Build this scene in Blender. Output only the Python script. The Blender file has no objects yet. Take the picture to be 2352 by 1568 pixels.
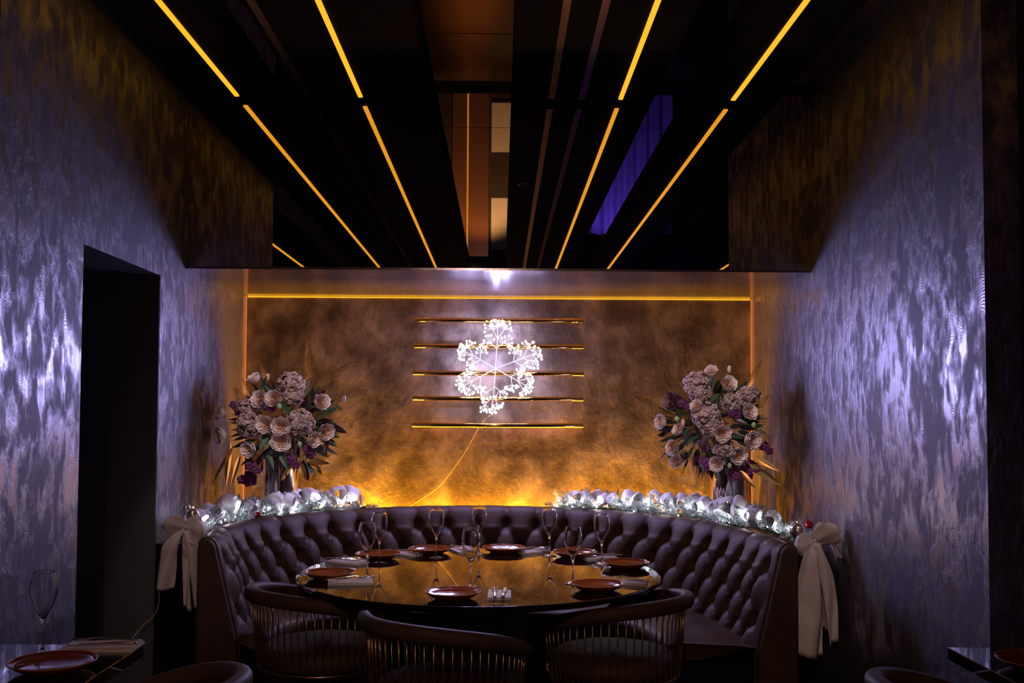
import bpy, math, random
from mathutils import Vector, Matrix, Euler
random.seed(7)
PI = math.pi
sc = bpy.context.scene
C = sc.collection

# ------------------------------------------------------------------ camera
F = 2300.0                      # focal length in pixels of the 2352x1568 frame
EYE = Vector((0, 0, 1.44))
YAW, PITCH, ROLL = 26/2300, math.radians(2.4), 0.005
PPY = 784 + 70                  # principal point row (lens shift)
camd = bpy.data.cameras.new('camera'); cam = bpy.data.objects.new('camera', camd); C.objects.link(cam)
camd.sensor_width = 36; camd.lens = F/2352*36; camd.shift_y = 70/2352; camd.clip_start = 0.05
RC = Matrix.Rotation(-YAW, 4, 'Z') @ Matrix.Rotation(PI/2 + PITCH, 4, 'X') @ Matrix.Rotation(ROLL, 4, 'Z')
cam.matrix_world = Matrix.Translation(EYE) @ RC
sc.camera = cam
def ray(px, py):
    return (RC.to_3x3() @ Vector(((px-1176)/F, -(py-PPY)/F, -1)))
def at_z(px, py, z):
    d = ray(px, py); return EYE + d*((z-EYE.z)/d.z)
def at_y(px, py, y):
    d = ray(px, py); return EYE + d*((y-EYE.y)/d.y)

# ------------------------------------------------------------------ world, exposure
w = bpy.data.worlds.new('world'); sc.world = w; w.use_nodes = True
w.node_tree.nodes['Background'].inputs[0].default_value = (0.10, 0.07, 0.09, 1)
w.node_tree.nodes['Background'].inputs[1].default_value = 0.02
vs = sc.view_settings
vs.view_transform = 'Standard'; vs.look = 'None'; vs.gamma = 1; vs.use_curve_mapping = False
vs.exposure = 0.18
COOL = (0.47, 0.45, 1.0)
AMBER = (1.0, 0.43, 0.018)
def lamp(name, kind, loc, energy, col, parent=None, size=0.05, rot=None, **kw):
    d = bpy.data.lights.new(name, kind); d.energy = energy; d.color = col
    if kind in ('POINT', 'SPOT'): d.shadow_soft_size = size
    if kind == 'AREA': d.size = size
    for k, v in kw.items(): setattr(d, k, v)
    o = bpy.data.objects.new(name, d); C.objects.link(o); o.location = loc
    if rot: o.rotation_euler = rot
    if parent: o.parent = parent
    return o

# ------------------------------------------------------------------ dimensions
YB, YS = 6.32, 5.13             # back wall, front face of the soffit
XL, XR = -1.62, 1.60            # side walls
ZS, ZBEAM, ZC = 2.177, 3.055, 3.133
ZT = 0.75                       # table tops
YREAR = -4.2

# ------------------------------------------------------------------ materials
def mat(name, col=(.5,.5,.5), rough=.5, metal=0.0, emit=None, estr=0, trans=0, ior=1.5, sampling=None, spec=None, coat=0):
    m = bpy.data.materials.new(name); m.use_nodes = True
    b = m.node_tree.nodes['Principled BSDF']
    b.inputs['Base Color'].default_value = (*col, 1); b.inputs['Roughness'].default_value = rough
    b.inputs['Metallic'].default_value = metal; b.inputs['IOR'].default_value = ior
    b.inputs['Transmission Weight'].default_value = trans
    if spec is not None: b.inputs['Specular IOR Level'].default_value = spec
    if coat: b.inputs['Coat Weight'].default_value = coat
    if emit:
        b.inputs['Emission Color'].default_value = (*emit, 1); b.inputs['Emission Strength'].default_value = estr
    if sampling: m.cycles.emission_sampling = sampling
    return m
class N:
    def __init__(s, m): s.t = m.node_tree; s.b = s.t.nodes['Principled BSDF']
    def n(s, typ, **kw):
        x = s.t.nodes.new(typ)
        for k, v in kw.items():
            if k in ('operation','blend_type','data_type','feature','wave_type','rings_direction','bands_direction'): setattr(x, k, v)
            else: x.inputs[k].default_value = v
        return x
    def l(s, a, b): s.t.links.new(a, b)
    def coords(s, scale=(1,1,1)):
        c = s.n('ShaderNodeTexCoord'); mp = s.n('ShaderNodeMapping', Scale=scale); s.l(c.outputs['Object'], mp.inputs['Vector']); return mp.outputs[0]
    def noise(s, vec, scale, detail=4, rough=.55, dist=0):
        x = s.n('ShaderNodeTexNoise', Scale=scale, Detail=detail, Roughness=rough, Distortion=dist); s.l(vec, x.inputs['Vector']); return x.outputs['Fac']
    def ramp(s, fac, stops):
        r = s.t.nodes.new('ShaderNodeValToRGB'); e = r.color_ramp.elements
        while len(e) < len(stops): e.new(.5)
        for q, (p, c) in zip(e, stops):
            q.position = p; q.color = (c, c, c, 1) if isinstance(c, (int, float)) else (*c, 1)
        s.l(fac, r.inputs[0]); return r.outputs[0]
    def math(s, op, a, b=None):
        x = s.n('ShaderNodeMath', operation=op)
        for i, v in enumerate((a, b)):
            if v is None: continue
            if isinstance(v, (int, float)): x.inputs[i].default_value = v
            else: s.l(v, x.inputs[i])
        return x.outputs[0]
    def bump(s, h, strength, dist=.01):
        x = s.n('ShaderNodeBump', Strength=strength, Distance=dist); s.l(h, x.inputs['Height']); s.l(x.outputs[0], s.b.inputs['Normal'])

def plaster(name, dark, light, metal, r0, r1, zs=.38, bump=.5, scallop=.25, nscale=7.0, lo=.42, hi=.6):
    """trowelled metallic plaster: stretched patches, with fish-scale trowel ridges"""
    m = mat(name); g = N(m)
    v = g.coords((1, 1, zs))
    big = g.noise(v, nscale, 7, .64, .2)
    patch = g.ramp(big, [(lo, 0.0), (hi, 1.0)])
    mask2 = g.ramp(g.noise(v, 2.3, 3), [(.4, .25), (.62, 1.0)])
    p = g.math('MULTIPLY', patch, mask2)
    col = g.ramp(p, [(0, dark), (1, light)]); g.l(col, g.b.inputs['Base Color'])
    g.b.inputs['Metallic'].default_value = metal
    rr = g.ramp(p, [(0, r1), (1, r0)]); g.l(rr, g.b.inputs['Roughness'])
    vo = g.n('ShaderNodeTexVoronoi', Scale=5.5); g.l(v, vo.inputs['Vector'])
    wv = g.math('SINE', g.math('MULTIPLY', vo.outputs['Distance'], 95.0))
    wm = g.ramp(g.noise(v, 6.0, 2), [(.5, 0.0), (.6, 1.0)])
    ridges = g.math('MULTIPLY', g.math('MULTIPLY', wv, wm), scallop*.12)
    fine = g.math('MULTIPLY', g.noise(g.coords((1, 1, zs*.8)), 45.0, 5, .65), .25)
    h = g.math('ADD', g.math('ADD', big, fine), ridges)
    g.bump(h, bump, .03)
    return m
M = {}
def side_plaster():
    """metallic plaster pulled in vertical strokes, with stacked arc ridges left by the trowel"""
    m = mat('side_plaster'); g = N(m)
    v = g.coords((1, 1, .50))
    big = g.noise(v, 14.0, 6, .62, .25)
    cl = g.noise(g.coords((1, 1, .5)), 2.6, 3, .5)
    patch = g.ramp(g.math('ADD', big, g.math('MULTIPLY', g.math('SUBTRACT', cl, .5), .35)), [(.44, 0.0), (.50, .35), (.60, 1.0)])
    streak = g.noise(g.coords((1, 1, .10)), 60.0, 3, .6)
    col = g.ramp(g.math('ADD', g.math('MULTIPLY', patch, .85), g.math('MULTIPLY', streak, .16)), [(.05, (.150,.146,.172)), (.95, (.40,.395,.46))])
    g.l(col, g.b.inputs['Base Color']); g.b.inputs['Metallic'].default_value = .93
    g.l(g.ramp(patch, [(0, .60), (1, .33)]), g.b.inputs['Roughness'])
    c = g.n('ShaderNodeTexCoord'); sp = g.n('ShaderNodeSeparateXYZ'); g.l(c.outputs['Object'], sp.inputs[0])
    wob = g.noise(g.coords((1, 1, .6)), 5.0, 2)
    yy = g.math('SUBTRACT', g.math('FRACT', g.math('ADD', g.math('MULTIPLY', sp.outputs[1], 13.0), g.math('MULTIPLY', wob, 3.0))), .5)
    arc = g.math('SINE', g.math('MULTIPLY', g.math('ADD', sp.outputs[2], g.math('MULTIPLY', g.math('POWER', yy, 2.0), .14)), 560.0))
    am = g.ramp(g.noise(g.coords((1, 1, .45)), 8.0, 2), [(.54, 0.0), (.61, 1.0)])
    h = g.math('ADD', g.math('ADD', g.math('MULTIPLY', patch, .35), g.math('MULTIPLY', streak, .30)), g.math('MULTIPLY', g.math('MULTIPLY', arc, g.math('MULTIPLY', am, patch)), .035))
    g.bump(h, .40, .012)
    return m
M['side'] = side_plaster()
M['back'] = plaster('back_plaster', (.10,.075,.055), (.46,.385,.31), .35, .42, .6, zs=.8, bump=.5, scallop=0, nscale=4.6, lo=.37, hi=.62)
M['brown'] = plaster('fascia_plaster', (.13,.09,.07), (.17,.12,.095), .2, .5, .6, zs=.15, bump=.15, scallop=0)
M['soffit'] = plaster('soffit_plaster', (.20,.18,.22), (.30,.28,.34), .75, .10, .16, zs=1, bump=.05, scallop=0, nscale=3)
M['grey_plaster'] = plaster('grey_ceiling_plaster', (.10,.09,.08), (.34,.30,.27), .2, .5, .6, zs=1, bump=.4, scallop=0)
M['dark_wall'] = mat('dark_paint', (.09,.09,.095), .6)
M['dark_brown'] = mat('dark_brown_paint', (.03,.018,.013), .6)
M['floor'] = mat('dark_floor', (.03,.02,.016), .35)
M['black'] = mat('black_lacquer', (.006,.006,.007), .25)
M['beam'] = mat('matt_black_beam', (.004,.004,.004), .75, spec=.08)
M['black_gloss'] = mat('black_gloss_panel', (.42,.38,.36), .015, 1.0)
M['mirror'] = mat('smoked_mirror', (.62,.57,.52), .008, 1.0)
M['chrome'] = mat('smoked_chrome', (.62,.42,.28), .28, 1.0)
M['led'] = mat('amber_led', (.1,.05,.01), .4, emit=AMBER, estr=1.15)
M['corner_glow'] = mat('amber_corner_glow', (.3,.15,.08), .4, emit=(1.0,.32,.10), estr=.24)  # right LED strip; at left a lit wall return, its light put in as emission
M['led_up'] = mat('amber_uplight', (.1,.05,.01), .4, emit=(1.0,.38,.009), estr=500)
M['gold'] = mat('polished_gold', (.95,.60,.22), .09, 1.0)
M['gold_leaf'] = mat('gold_foil_leaf', (.72,.42,.14), .28, .85)
M['bulb'] = mat('white_led_bulb', (.03,.03,.03), .5, emit=(.86,.84,1.0), estr=5, sampling='NONE')
M['twig'] = mat('glowing_wire', (.03,.03,.03), .5, emit=(.8,.78,1.0), estr=1.0, sampling='NONE')  # wires are no lamps; emission paints in the bulbs' light on them
M['fairy'] = mat('fairy_light_bulb', (.05,.05,.05), .4, emit=(.92,.94,1.0), estr=16, sampling='NONE')
M['cord'] = mat('clear_cord', (.65,.5,.36), .35)
M['table'] = mat('black_gloss_table', (.008,.006,.005), .02, 0, ior=1.9)
M['table_black'] = mat('black_table_wood', (.008,.007,.007), .3)
M['glass'] = mat('clear_glass', (1,1,1), 0.0, trans=1, ior=1.5)
M['steel'] = mat('cutlery_steel', (.75,.70,.68), .16, 1.0)
M['plate'] = mat('glazed_terracotta', (.20,.028,.008), .10, coat=.6)
M['plate_rim'] = mat('plate_rim_glaze', (.42,.16,.07), .12, coat=.6)
M['napkin'] = mat('linen_napkin', (.62,.52,.50), .8)
M['wire'] = mat('bronze_wire', (.50,.32,.17), .3, 1.0)
M['vase'] = mat('mercury_glass_vase', (.80,.74,.70), .07, 1.0)
M['silver'] = mat('satin_silver_bauble', (.62,.52,.46), .28, .9)
M['red'] = mat('red_bauble', (.30,.01,.015), .12, .4)
M['stem'] = mat('flower_stem', (.07,.10,.04), .6)
M['green'] = mat('dark_leaf', (.035,.075,.035), .5)
M['purple'] = mat('purple_petal', (.12,.012,.09), .6)
M['darkleaf'] = mat('burgundy_leaf', (.05,.018,.03), .4)
M['bud'] = mat('green_bud', (.35,.42,.22), .6)
M['copper'] = mat('copper_panel', (.62,.26,.09), .30, .9)
M['violet'] = mat('violet_drape', (.30,.20,.62), .8)
M['cream'] = mat('cream_panel', (.55,.48,.40), .6)

def leather():
    m = mat('brown_leather', (.05,.03,.025), .55, spec=.22); g = N(m)
    v = g.coords(); n = g.noise(v, 9, 4); g.l(g.ramp(n, [(.3,(.052,.029,.021)), (.7,(.082,.048,.035))]), g.b.inputs['Base Color'])
    g.bump(g.noise(v, 160, 3), .12, .004); return m
M['leather'] = leather()
def petal(name, inner, outer):
    m = mat(name, outer, .6); g = N(m); v = g.coords()
    sep = g.n('ShaderNodeSeparateXYZ'); g.l(v, sep.inputs[0])
    r = g.math('SQRT', g.math('ADD', g.math('POWER', sep.outputs[0], 2.0), g.math('POWER', sep.outputs[1], 2.0)))
    g.l(g.ramp(g.math('MULTIPLY', r, 20.0), [(.25, inner), (.85, outer)]), g.b.inputs['Base Color'])
    g.b.inputs['Subsurface Weight'].default_value = 0.0
    return m
M['rose'] = petal('blush_rose_petal', (.70,.42,.30), (.92,.78,.77))
M['rose_mauve'] = petal('mauve_rose_petal', (.25,.10,.13), (.33,.17,.20))
def mottled(name, a, b, scale, rough=.65):
    m = mat(name, a, rough); g = N(m); g.l(g.ramp(g.noise(g.coords(), scale, 3), [(.38, a), (.62, b)]), g.b.inputs['Base Color']); return m
M['hydrangea'] = mottled('dusky_hydrangea', (.24,.13,.11), (.56,.40,.38), 40)
M['pine'] = mottled('frosted_pine', (.05,.10,.075), (.80,.84,.85), 55)
M['ribbon'] = mottled('white_satin_ribbon', (.80,.77,.79), (.92,.90,.91), 14, .5)
M['bow'] = mottled('cream_bow_ribbon', (.68,.56,.53), (.80,.68,.65), 9, .55)

# ------------------------------------------------------------------ mesh helpers
class MB:
    def __init__(s): s.v = []; s.f = []
    def box(s, x0, x1, y0, y1, z0, z1):
        n = len(s.v)
        s.v += [(x,y,z) for z in (z0,z1) for y in (y0,y1) for x in (x0,x1)]
        s.f += [tuple(n+i for i in q) for q in ((0,2,3,1),(4,5,7,6),(0,1,5,4),(2,6,7,3),(0,4,6,2),(1,3,7,5))]
        return s
    def tube(s, pts, r, seg=8, cap=True, ry=None):
        pts = [Vector(p) for p in pts]; n0 = len(s.v); k = len(pts)
        rad = r if isinstance(r, (list, tuple)) else [r]*k
        T = [(pts[min(i+1,k-1)]-pts[max(i-1,0)]).normalized() for i in range(k)]
        up = Vector((0,0,1)) if abs(T[0].z) < .9 else Vector((1,0,0))
        nrm = (up - T[0]*up.dot(T[0])).normalized()
        for i in range(k):
            nrm = (nrm - T[i]*nrm.dot(T[i]))
            nrm = nrm.normalized() if nrm.length > 1e-6 else T[i].orthogonal().normalized()
            b = T[i].cross(nrm); rb = rad[i]*(ry if ry else 1)
            for j in range(seg):
                a = 2*PI*j/seg; s.v.append(tuple(pts[i] + nrm*(math.cos(a)*rad[i]) + b*(math.sin(a)*rb)))
        for i in range(k-1):
            for j in range(seg):
                a, b2 = n0+i*seg+j, n0+i*seg+(j+1)%seg; s.f.append((a, b2, b2+seg, a+seg))
        if cap:
            s.f.append(tuple(n0+j for j in reversed(range(seg)))); s.f.append(tuple(n0+(k-1)*seg+j for j in range(seg)))
        return s
    def lathe(s, prof, seg=32, c=(0,0,0), close=False):
        n0 = len(s.v); k = len(prof)
        for (r, z) in prof:
            for j in range(seg):
                a = 2*PI*j/seg; s.v.append((c[0]+r*math.cos(a), c[1]+r*math.sin(a), c[2]+z))
        for i in range(k if close else k-1):
            i2 = (i+1) % k
            for j in range(seg):
                s.f.append((n0+i*seg+j, n0+i*seg+(j+1)%seg, n0+i2*seg+(j+1)%seg, n0+i2*seg+j))
        if not close:
            if prof[0][0] > 1e-5: s.f.append(tuple(n0+j for j in reversed(range(seg))))
            if prof[-1][0] > 1e-5: s.f.append(tuple(n0+(k-1)*seg+j for j in range(seg)))
        return s
    def sphere(s, c, r, seg=10, rings=7, sq=(1,1,1)):
        n0 = len(s.v)
        for i in range(rings+1):
            t = PI*i/rings
            for j in range(seg):
                a = 2*PI*j/seg; s.v.append((c[0]+sq[0]*r*math.sin(t)*math.cos(a), c[1]+sq[1]*r*math.sin(t)*math.sin(a), c[2]+sq[2]*r*math.cos(t)))
        for i in range(rings):
            for j in range(seg):
                s.f.append((n0+i*seg+j, n0+(i+1)*seg+j, n0+(i+1)*seg+(j+1)%seg, n0+i*seg+(j+1)%seg))
        return s
    def grid(s, fn, nu, nv, closeu=False):
        n0 = len(s.v)
        for i in range(nu+1):
            for j in range(nv+1): s.v.append(tuple(fn(i/nu, j/nv)))
        for i in range(nu):
            for j in range(nv):
                a = n0+i*(nv+1)+j; s.f.append((a, a+nv+1, a+nv+2, a+1))
        return s
    def prism(s, poly, z0, z1):
        n0 = len(s.v); k = len(poly)
        s.v += [(x,y,z0) for x,y in poly] + [(x,y,z1) for x,y in poly]
        s.f.append(tuple(n0+i for i in reversed(range(k)))); s.f.append(tuple(n0+k+i for i in range(k)))
        for i in range(k): j = (i+1)%k; s.f.append((n0+i, n0+j, n0+k+j, n0+k+i))
        return s
    def mesh(s, name, m, smooth=False):
        me = bpy.data.meshes.new(name); me.from_pydata(s.v, [], s.f); me.validate()
        me.materials.append(M[m] if isinstance(m, str) else m)
        if smooth: me.polygons.foreach_set('use_smooth', [True]*len(me.polygons))
        return me
    def build(s, name, m, parent=None, smooth=False, loc=None, bevel=0):
        o = bpy.data.objects.new(name, s.mesh(name, m, smooth)); C.objects.link(o)
        if parent: o.parent = parent
        if loc is not None: o.location = loc
        if bevel:
            b = o.modifiers.new('bevel', 'BEVEL'); b.width = bevel; b.segments = 2; b.limit_method = 'ANGLE'
        return o
def inst(name, me, parent=None, loc=None, rot=None, scale=None):
    o = bpy.data.objects.new(name, me); C.objects.link(o)
    if parent: o.parent = parent
    if loc is not None: o.location = loc
    if rot is not None: o.rotation_euler = rot
    if scale is not None: o.scale = scale if hasattr(scale, '__len__') else (scale,)*3
    return o
def empty(name, loc=(0,0,0), rz=0):
    o = bpy.data.objects.new(name, None); C.objects.link(o); o.location = loc; o.rotation_euler = (0,0,rz); o.empty_display_size = .05; return o
def tag(o, label=None, cat=None, group=None, kind=None):
    for k, v in (('label',label), ('category',cat), ('group',group), ('kind',kind)):
        if v: o[k] = v
    return o
def copy_tree(o, parent=None):
    c = o.copy(); C.objects.link(c); c.parent = parent
    for ch in list(o.children): copy_tree(ch, c)
    return c
def cr(P, n):
    """Catmull-Rom through points, resampled to n+1 points of even arc length"""
    P = [Vector(p) for p in P]; Q = [P[0]*2-P[1]] + P + [P[-1]*2-P[-2]]; D = []
    for i in range(1, len(Q)-2):
        for k in range(24):
            t = k/24; a, b, c, d = Q[i-1], Q[i], Q[i+1], Q[i+2]
            D.append(.5*((2*b) + (c-a)*t + (2*a-5*b+4*c-d)*t*t + (3*b-a-3*c+d)*t**3))
    D.append(P[-1]); L = [0]
    for i in range(1, len(D)): L.append(L[-1] + (D[i]-D[i-1]).length)
    out = []; j = 0
    for k in range(n+1):
        s = L[-1]*k/n
        while j < len(L)-2 and L[j+1] < s: j += 1
        t = (s-L[j])/max(L[j+1]-L[j], 1e-9); out.append(D[j].lerp(D[j+1], min(max(t,0),1)))
    return out, L[-1]

# ================================================================== THE SETTING
T = .12
def struct(o, label=None, cat=None): tag(o, label, cat, kind='structure'); return o
struct(MB().box(-3.4, 3.4, YREAR-.1, YB+T, -.1, 0).build('floor', 'floor'), 'dark floor of the dining room', 'floor')
DY0, DY1, DZ = 3.88, 4.76, 2.09                          # doorway in the left wall
wl = MB().box(XL-T, XL, 3.20, DY0, 0, ZC).box(XL-T, XL, DY1, YB+T, 0, ZC).box(XL-T, XL, DY0, DY1, DZ, ZC)
struct(wl.build('wall_left', 'side'), 'violet-lit trowelled plaster wall with a dark doorway recess', 'wall')
rec = MB().box(XL-.75, XL-.002, DY1-.006, DY1+.06, 0, DZ-.002).box(XL-.75, XL-T, DY0-.06, DY0+.004, 0, DZ-.002).box(XL-.81, XL-.75, DY0-.06, DY1+.06, 0, DZ+.05)
struct(rec.build('wall_recess', 'dark_wall'), 'black painted inside of the doorway recess', 'wall')
struct(MB().box(XL-.75, XL-T, DY0, DY1, DZ, DZ+.05).build('ceiling_recess', 'side'), 'plaster underside of the doorway recess', 'ceiling')
wr = MB().box(XR, XR+T, 3.28, YB+T, 0, ZC)
struct(wr.build('wall_right', 'side'), 'violet-lit trowelled plaster wall beside the white bow', 'wall')
struct(MB().box(XL-T, XR+T, YB, YB+T, 0, ZC).build('wall_back', 'back'), 'amber-lit mottled plaster wall behind the lit snowflake', 'wall')
struct(MB().box(XR+T, 3.4, 3.32, 3.4, 0, ZC).build('wall_right_return', 'dark_brown'), 'dark brown wall at the right edge', 'wall')
struct(MB().box(-3.4, XL-T, 3.22, 3.3, 0, ZC).build('wall_left_return', 'dark_brown'), 'dark brown wall outside the left edge', 'wall')
struct(MB().box(-3.5, -3.4, YREAR, 3.4, 0, ZC).build('wall_far_left', 'dark_brown'), 'dark wall of the room beyond on the left', 'wall')
struct(MB().box(3.4, 3.5, YREAR, 3.4, 0, ZC).build('wall_far_right', 'dark_brown'), 'dark wall of the room beyond on the right', 'wall')
struct(MB().box(-3.4, 3.4, YREAR-.1, YREAR, 0, ZC).build('wall_rear', 'dark_brown'), 'dark wall reflected in the smoked mirror', 'wall')
# ceiling with beams, amber strips and gloss panels
ceil = struct(MB().box(-3.5, 3.5, YREAR, YS+.01, ZC+.012, ZC+.1).build('ceiling', 'black'), 'black ceiling of gloss panels and beams with amber strips', 'ceiling')
beams = [(-2.45,-1.86), (-1.57,-1.20), (-1.03,-.36), (.05,.775), (1.02,1.42), (1.68,2.6)]
Y0B, Y1B = -2.2, YS-.012
edges = [-3.4] + [e for b in beams for e in b] + [3.4]
for i in range(0, len(edges), 2):
    g_ = 'grey_plaster' if i == 2 else 'black_gloss'
    for (a, b) in ((YREAR, 1.2), (1.2, 4.40), (4.405, YS-.002)):
        MB().box(edges[i]-.01, edges[i+1]+.01, a, b-.003, ZC, ZC+.012).build('gloss_panel', g_, ceil)
for (a, b) in beams:
    MB().box(a, b, Y0B, Y1B, ZBEAM, ZC-.0005).build('beam', 'beam', ceil)
LED_X = [-2.19, -1.35, -.722, .605, 1.182, 2.44]
for x in LED_X:
    MB().box(x-.011, x+.011, Y0B, YS-.079, ZBEAM-.008, ZBEAM+.002).build('led_strip', 'led', ceil)
for x in (-2.08, -.985, .252, .405, 2.30):
    MB().box(x-.016, x+.016, Y0B, YS-.079, ZBEAM-.008, ZBEAM+.002).build('chrome_strip', 'chrome', ceil)
# soffit over the alcove
sof = struct(MB().box(XL, XR, YS+.03, YB, ZS+.012, ZC+.1).build('ceiling_soffit', 'black'), 'lowered alcove ceiling with smoked mirror front', 'ceiling')
MB().box(XL, XR, YS, YB, ZS, ZS+.012).build('underside', 'soffit', sof)
MX0, MX1 = XL, XR
MB().box(MX0, MX1, YS+.004, YS+.03, ZS+.012, 3.10).build('mirror_panel', 'mirror', sof)
MB().box(MX0, MX1, YS+.002, YS+.03, 3.10, ZC).build('mirror_frame', 'black', sof)
# amber strips round the back wall
for i, (x0, x1, m_, lab) in enumerate(((XL+.001, XL+.017, 'corner_glow', 'lit wall return in the left back corner, drawn as a glowing strip'),
                                    (XR-.017, XR-.001, 'corner_glow', 'vertical amber strip in the right corner of the back wall'))):
    s_ = MB().box(x0, x1, YB-.03, YB-.004, .83, ZS-.002).build('corner_glow_strip', m_); tag(s_, lab, 'light strip', 'amber strips round the back wall')
s_ = MB().box(XL+.021, XR-.021, YB-.008, YB-.001, ZS-.009, ZS-.002).build('cornice_light_strip', 'led'); tag(s_, 'thin horizontal amber strip where back wall meets alcove ceiling', 'light strip', 'amber strips round the back wall')

# ------------------------------------------------------------------ room behind the camera (seen in the mirror)
o = MB().box(-.72, -.19, YREAR+.002, YREAR+.06, 0, 2.55).build('copper_panel', 'copper'); tag(o, 'tall copper panel reflected in the smoked mirror', 'panel')
MB().box(-.505, -.485, YREAR+.06, YREAR+.07, .1, 2.5).build('light_line', 'led', o)
o = MB().box(-.15, .45, YREAR+.002, YREAR+.05, .3, 2.45).build('cream_panel', 'cream'); tag(o, 'cream panel beside the copper one, reflected in the mirror', 'panel')
MB().box(-.15, .45, YREAR+.05, YREAR+.07, 1.05, 1.7).build('dark_inset', 'dark_brown', o)
def drape(u, v): return (1.25+1.2*u, YREAR+.25+.05*math.sin(u*40), .15+2.1*v)
o = MB().grid(drape, 60, 2).build('violet_drape', 'violet', smooth=True); tag(o, 'violet-lit drape reflected in the smoked mirror', 'curtain')
lamp('violet_spot', 'SPOT', (1.7, YREAR+1.3, 2.9), 120, (.28,.18,1.0), rot=Euler((math.radians(-32), 0, 0)), size=.05, spot_size=1.2, spot_blend=.6)
lamp('copper_spot', 'SPOT', (-.3, YREAR+1.6, 2.95), 420, (1.0,.55,.22), rot=Euler((math.radians(-42), 0, 0)), size=.05, spot_size=.95, spot_blend=.6)
# recessed accent spots in the ceiling beams, aimed at bouquets and table; unseen bow pair added to brighten the bows
for (x, y, tx, ty, tz, en, sz) in ((-.72+.11, 3.55, -1.24, 5.75, 1.34, 125, .27), (.50, 3.55, 1.22, 5.75, 1.34, 125, .27),
                                   (-1.28, 3.30, -1.46, 4.68, .72, 16, .30), (1.28, 3.30, 1.46, 4.66, .66, 22, .32), (.15, 3.30, -.09, 4.42, .75, 50, .60)):
    d_ = Vector((tx-x, ty-y, tz-ZBEAM))
    MB().lathe([(.030,-.006), (.040,-.006), (.040,.0), (.030,.0)], 24, (x, y, ZBEAM), close=True).build('spot_ring', 'black', ceil)
    lamp('accent_spot', 'SPOT', (x, y, ZBEAM-.012), en, (1.0,.86,.90), rot=d_.to_track_quat('-Z','Y').to_euler(), size=.02, spot_size=sz, spot_blend=.5)
# warm dining-room downlights behind the camera
lamp('warm_downlight', 'SPOT', (-.3, -1.05, 3.02), 85, (1.0,.62,.45), rot=Euler((math.radians(66), 0, math.radians(-4))), size=.03, spot_size=.74, spot_blend=.7)

# ================================================================== BANQUETTE
crest = [(-1.31,4.50,0), (-1.38,4.95,0), (-1.33,5.33,0), (-1.2,5.6,0), (-.98,5.88,0), (-.6,6.1,0), (-.13,6.19,0), (.35,6.1,0), (.68,5.9,0), (.92,5.66,0), (1.1,5.36,0), (1.21,5.0,0), (1.26,4.65,0), (1.26,4.36,0)]
NCOL = 26; SUB = 12
path, plen = cr(crest, NCOL*SUB)
NP = len(path)-1
pitch = plen/NCOL
nrm = []
for i in range(NP+1):
    t = (path[min(i+1,NP)]-path[max(i-1,0)]).normalized(); nrm.append(Vector((t.y, -t.x, 0)))   # towards the table
ZR0, QR = .768, .116
def puff(a, z):
    b = (ZR0-z)/QR
    if b < 0:
        h = abs(math.sin(PI*a))**.55
        k = max(0, 1+b/1.05); q = (abs(a-round(a))*pitch/.05)**2 + ((z-ZR0)/.05)**2; return .046*h*(.35+.65*k) - (.030*(1-q)**1.5 if q < 1 else 0)
    u, v = a+b/2, a-b/2
    h = (abs(math.sin(PI*u))*abs(math.sin(PI*v)))**.34
    bu, bv = round(u), round(v); da = ((u-bu)+(v-bv))/2*pitch; db = ((u-bu)-(v-bv))*QR
    q = (da/.05)**2+(db/.05)**2
    return .054*h - (.030*(1-q)**1.5 if q < 1 else 0)
front = [(.15+(.05-.15)*k/44, .40+.42*k/44) for k in range(45)]
roll = [(.046,.842), (.038,.860), (.024,.874), (.008,.880), (-.010,.876), (-.021,.862), (-.026,.83), (-.026,.02)]
booth = empty('banquette', (0, 5.0, 0))
tag(booth, 'curved dark brown buttoned leather banquette wrapping the round table', 'sofa')
def loc_(o, par):       # keep world coordinates under an offset parent
    o.matrix_parent_inverse = Matrix.Translation(par.location).inverted(); return o
mb = MB(); prof = front+roll; kp = len(prof)
for i in range(NP+1):
    a = i/SUB; end = min(1, min(i, NP-i)/(SUB*.6))
    for k, (off, z) in enumerate(prof):
        d = 0
        if k < 45: d = puff(a+.5, z)*end
        elif k < 49: d = puff(a+.5, .82)*end*(1-(k-44)/5)*.9
        p = path[i] + nrm[i]*(off+d); zz = z
        if k in (46,47,48): zz = z - .012*(1-abs(math.sin(PI*(a+.5)))**.35)
        mb.v.append((p.x, p.y, zz))
for i in range(NP):
    for k in range(kp-1):
        a = i*kp+k; mb.f.append((a, a+kp, a+kp+1, a+1))
loc_(mb.build('backrest', 'leather', booth, smooth=True), booth)
btn = MB().sphere((0,0,0), .011, 10, 6, (1,1,.6)).mesh('button', 'leather', True)
for row in range(4):
    z = ZR0-row*QR; off = .15+(.05-.15)*(z-.40)/.42
    for c in range(NCOL+1):
        a = c + (.5 if row % 2 == 0 else 0)
        i = int(a*SUB)
        if i < 4 or i > NP-4 or row == 3: continue
        p = path[i] + nrm[i]*(off-.020)
        o = inst('button', btn, booth, (p.x, p.y, z)); loc_(o, booth)
        o.rotation_euler = (nrm[i].to_track_quat('Z', 'Y')).to_euler()
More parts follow.
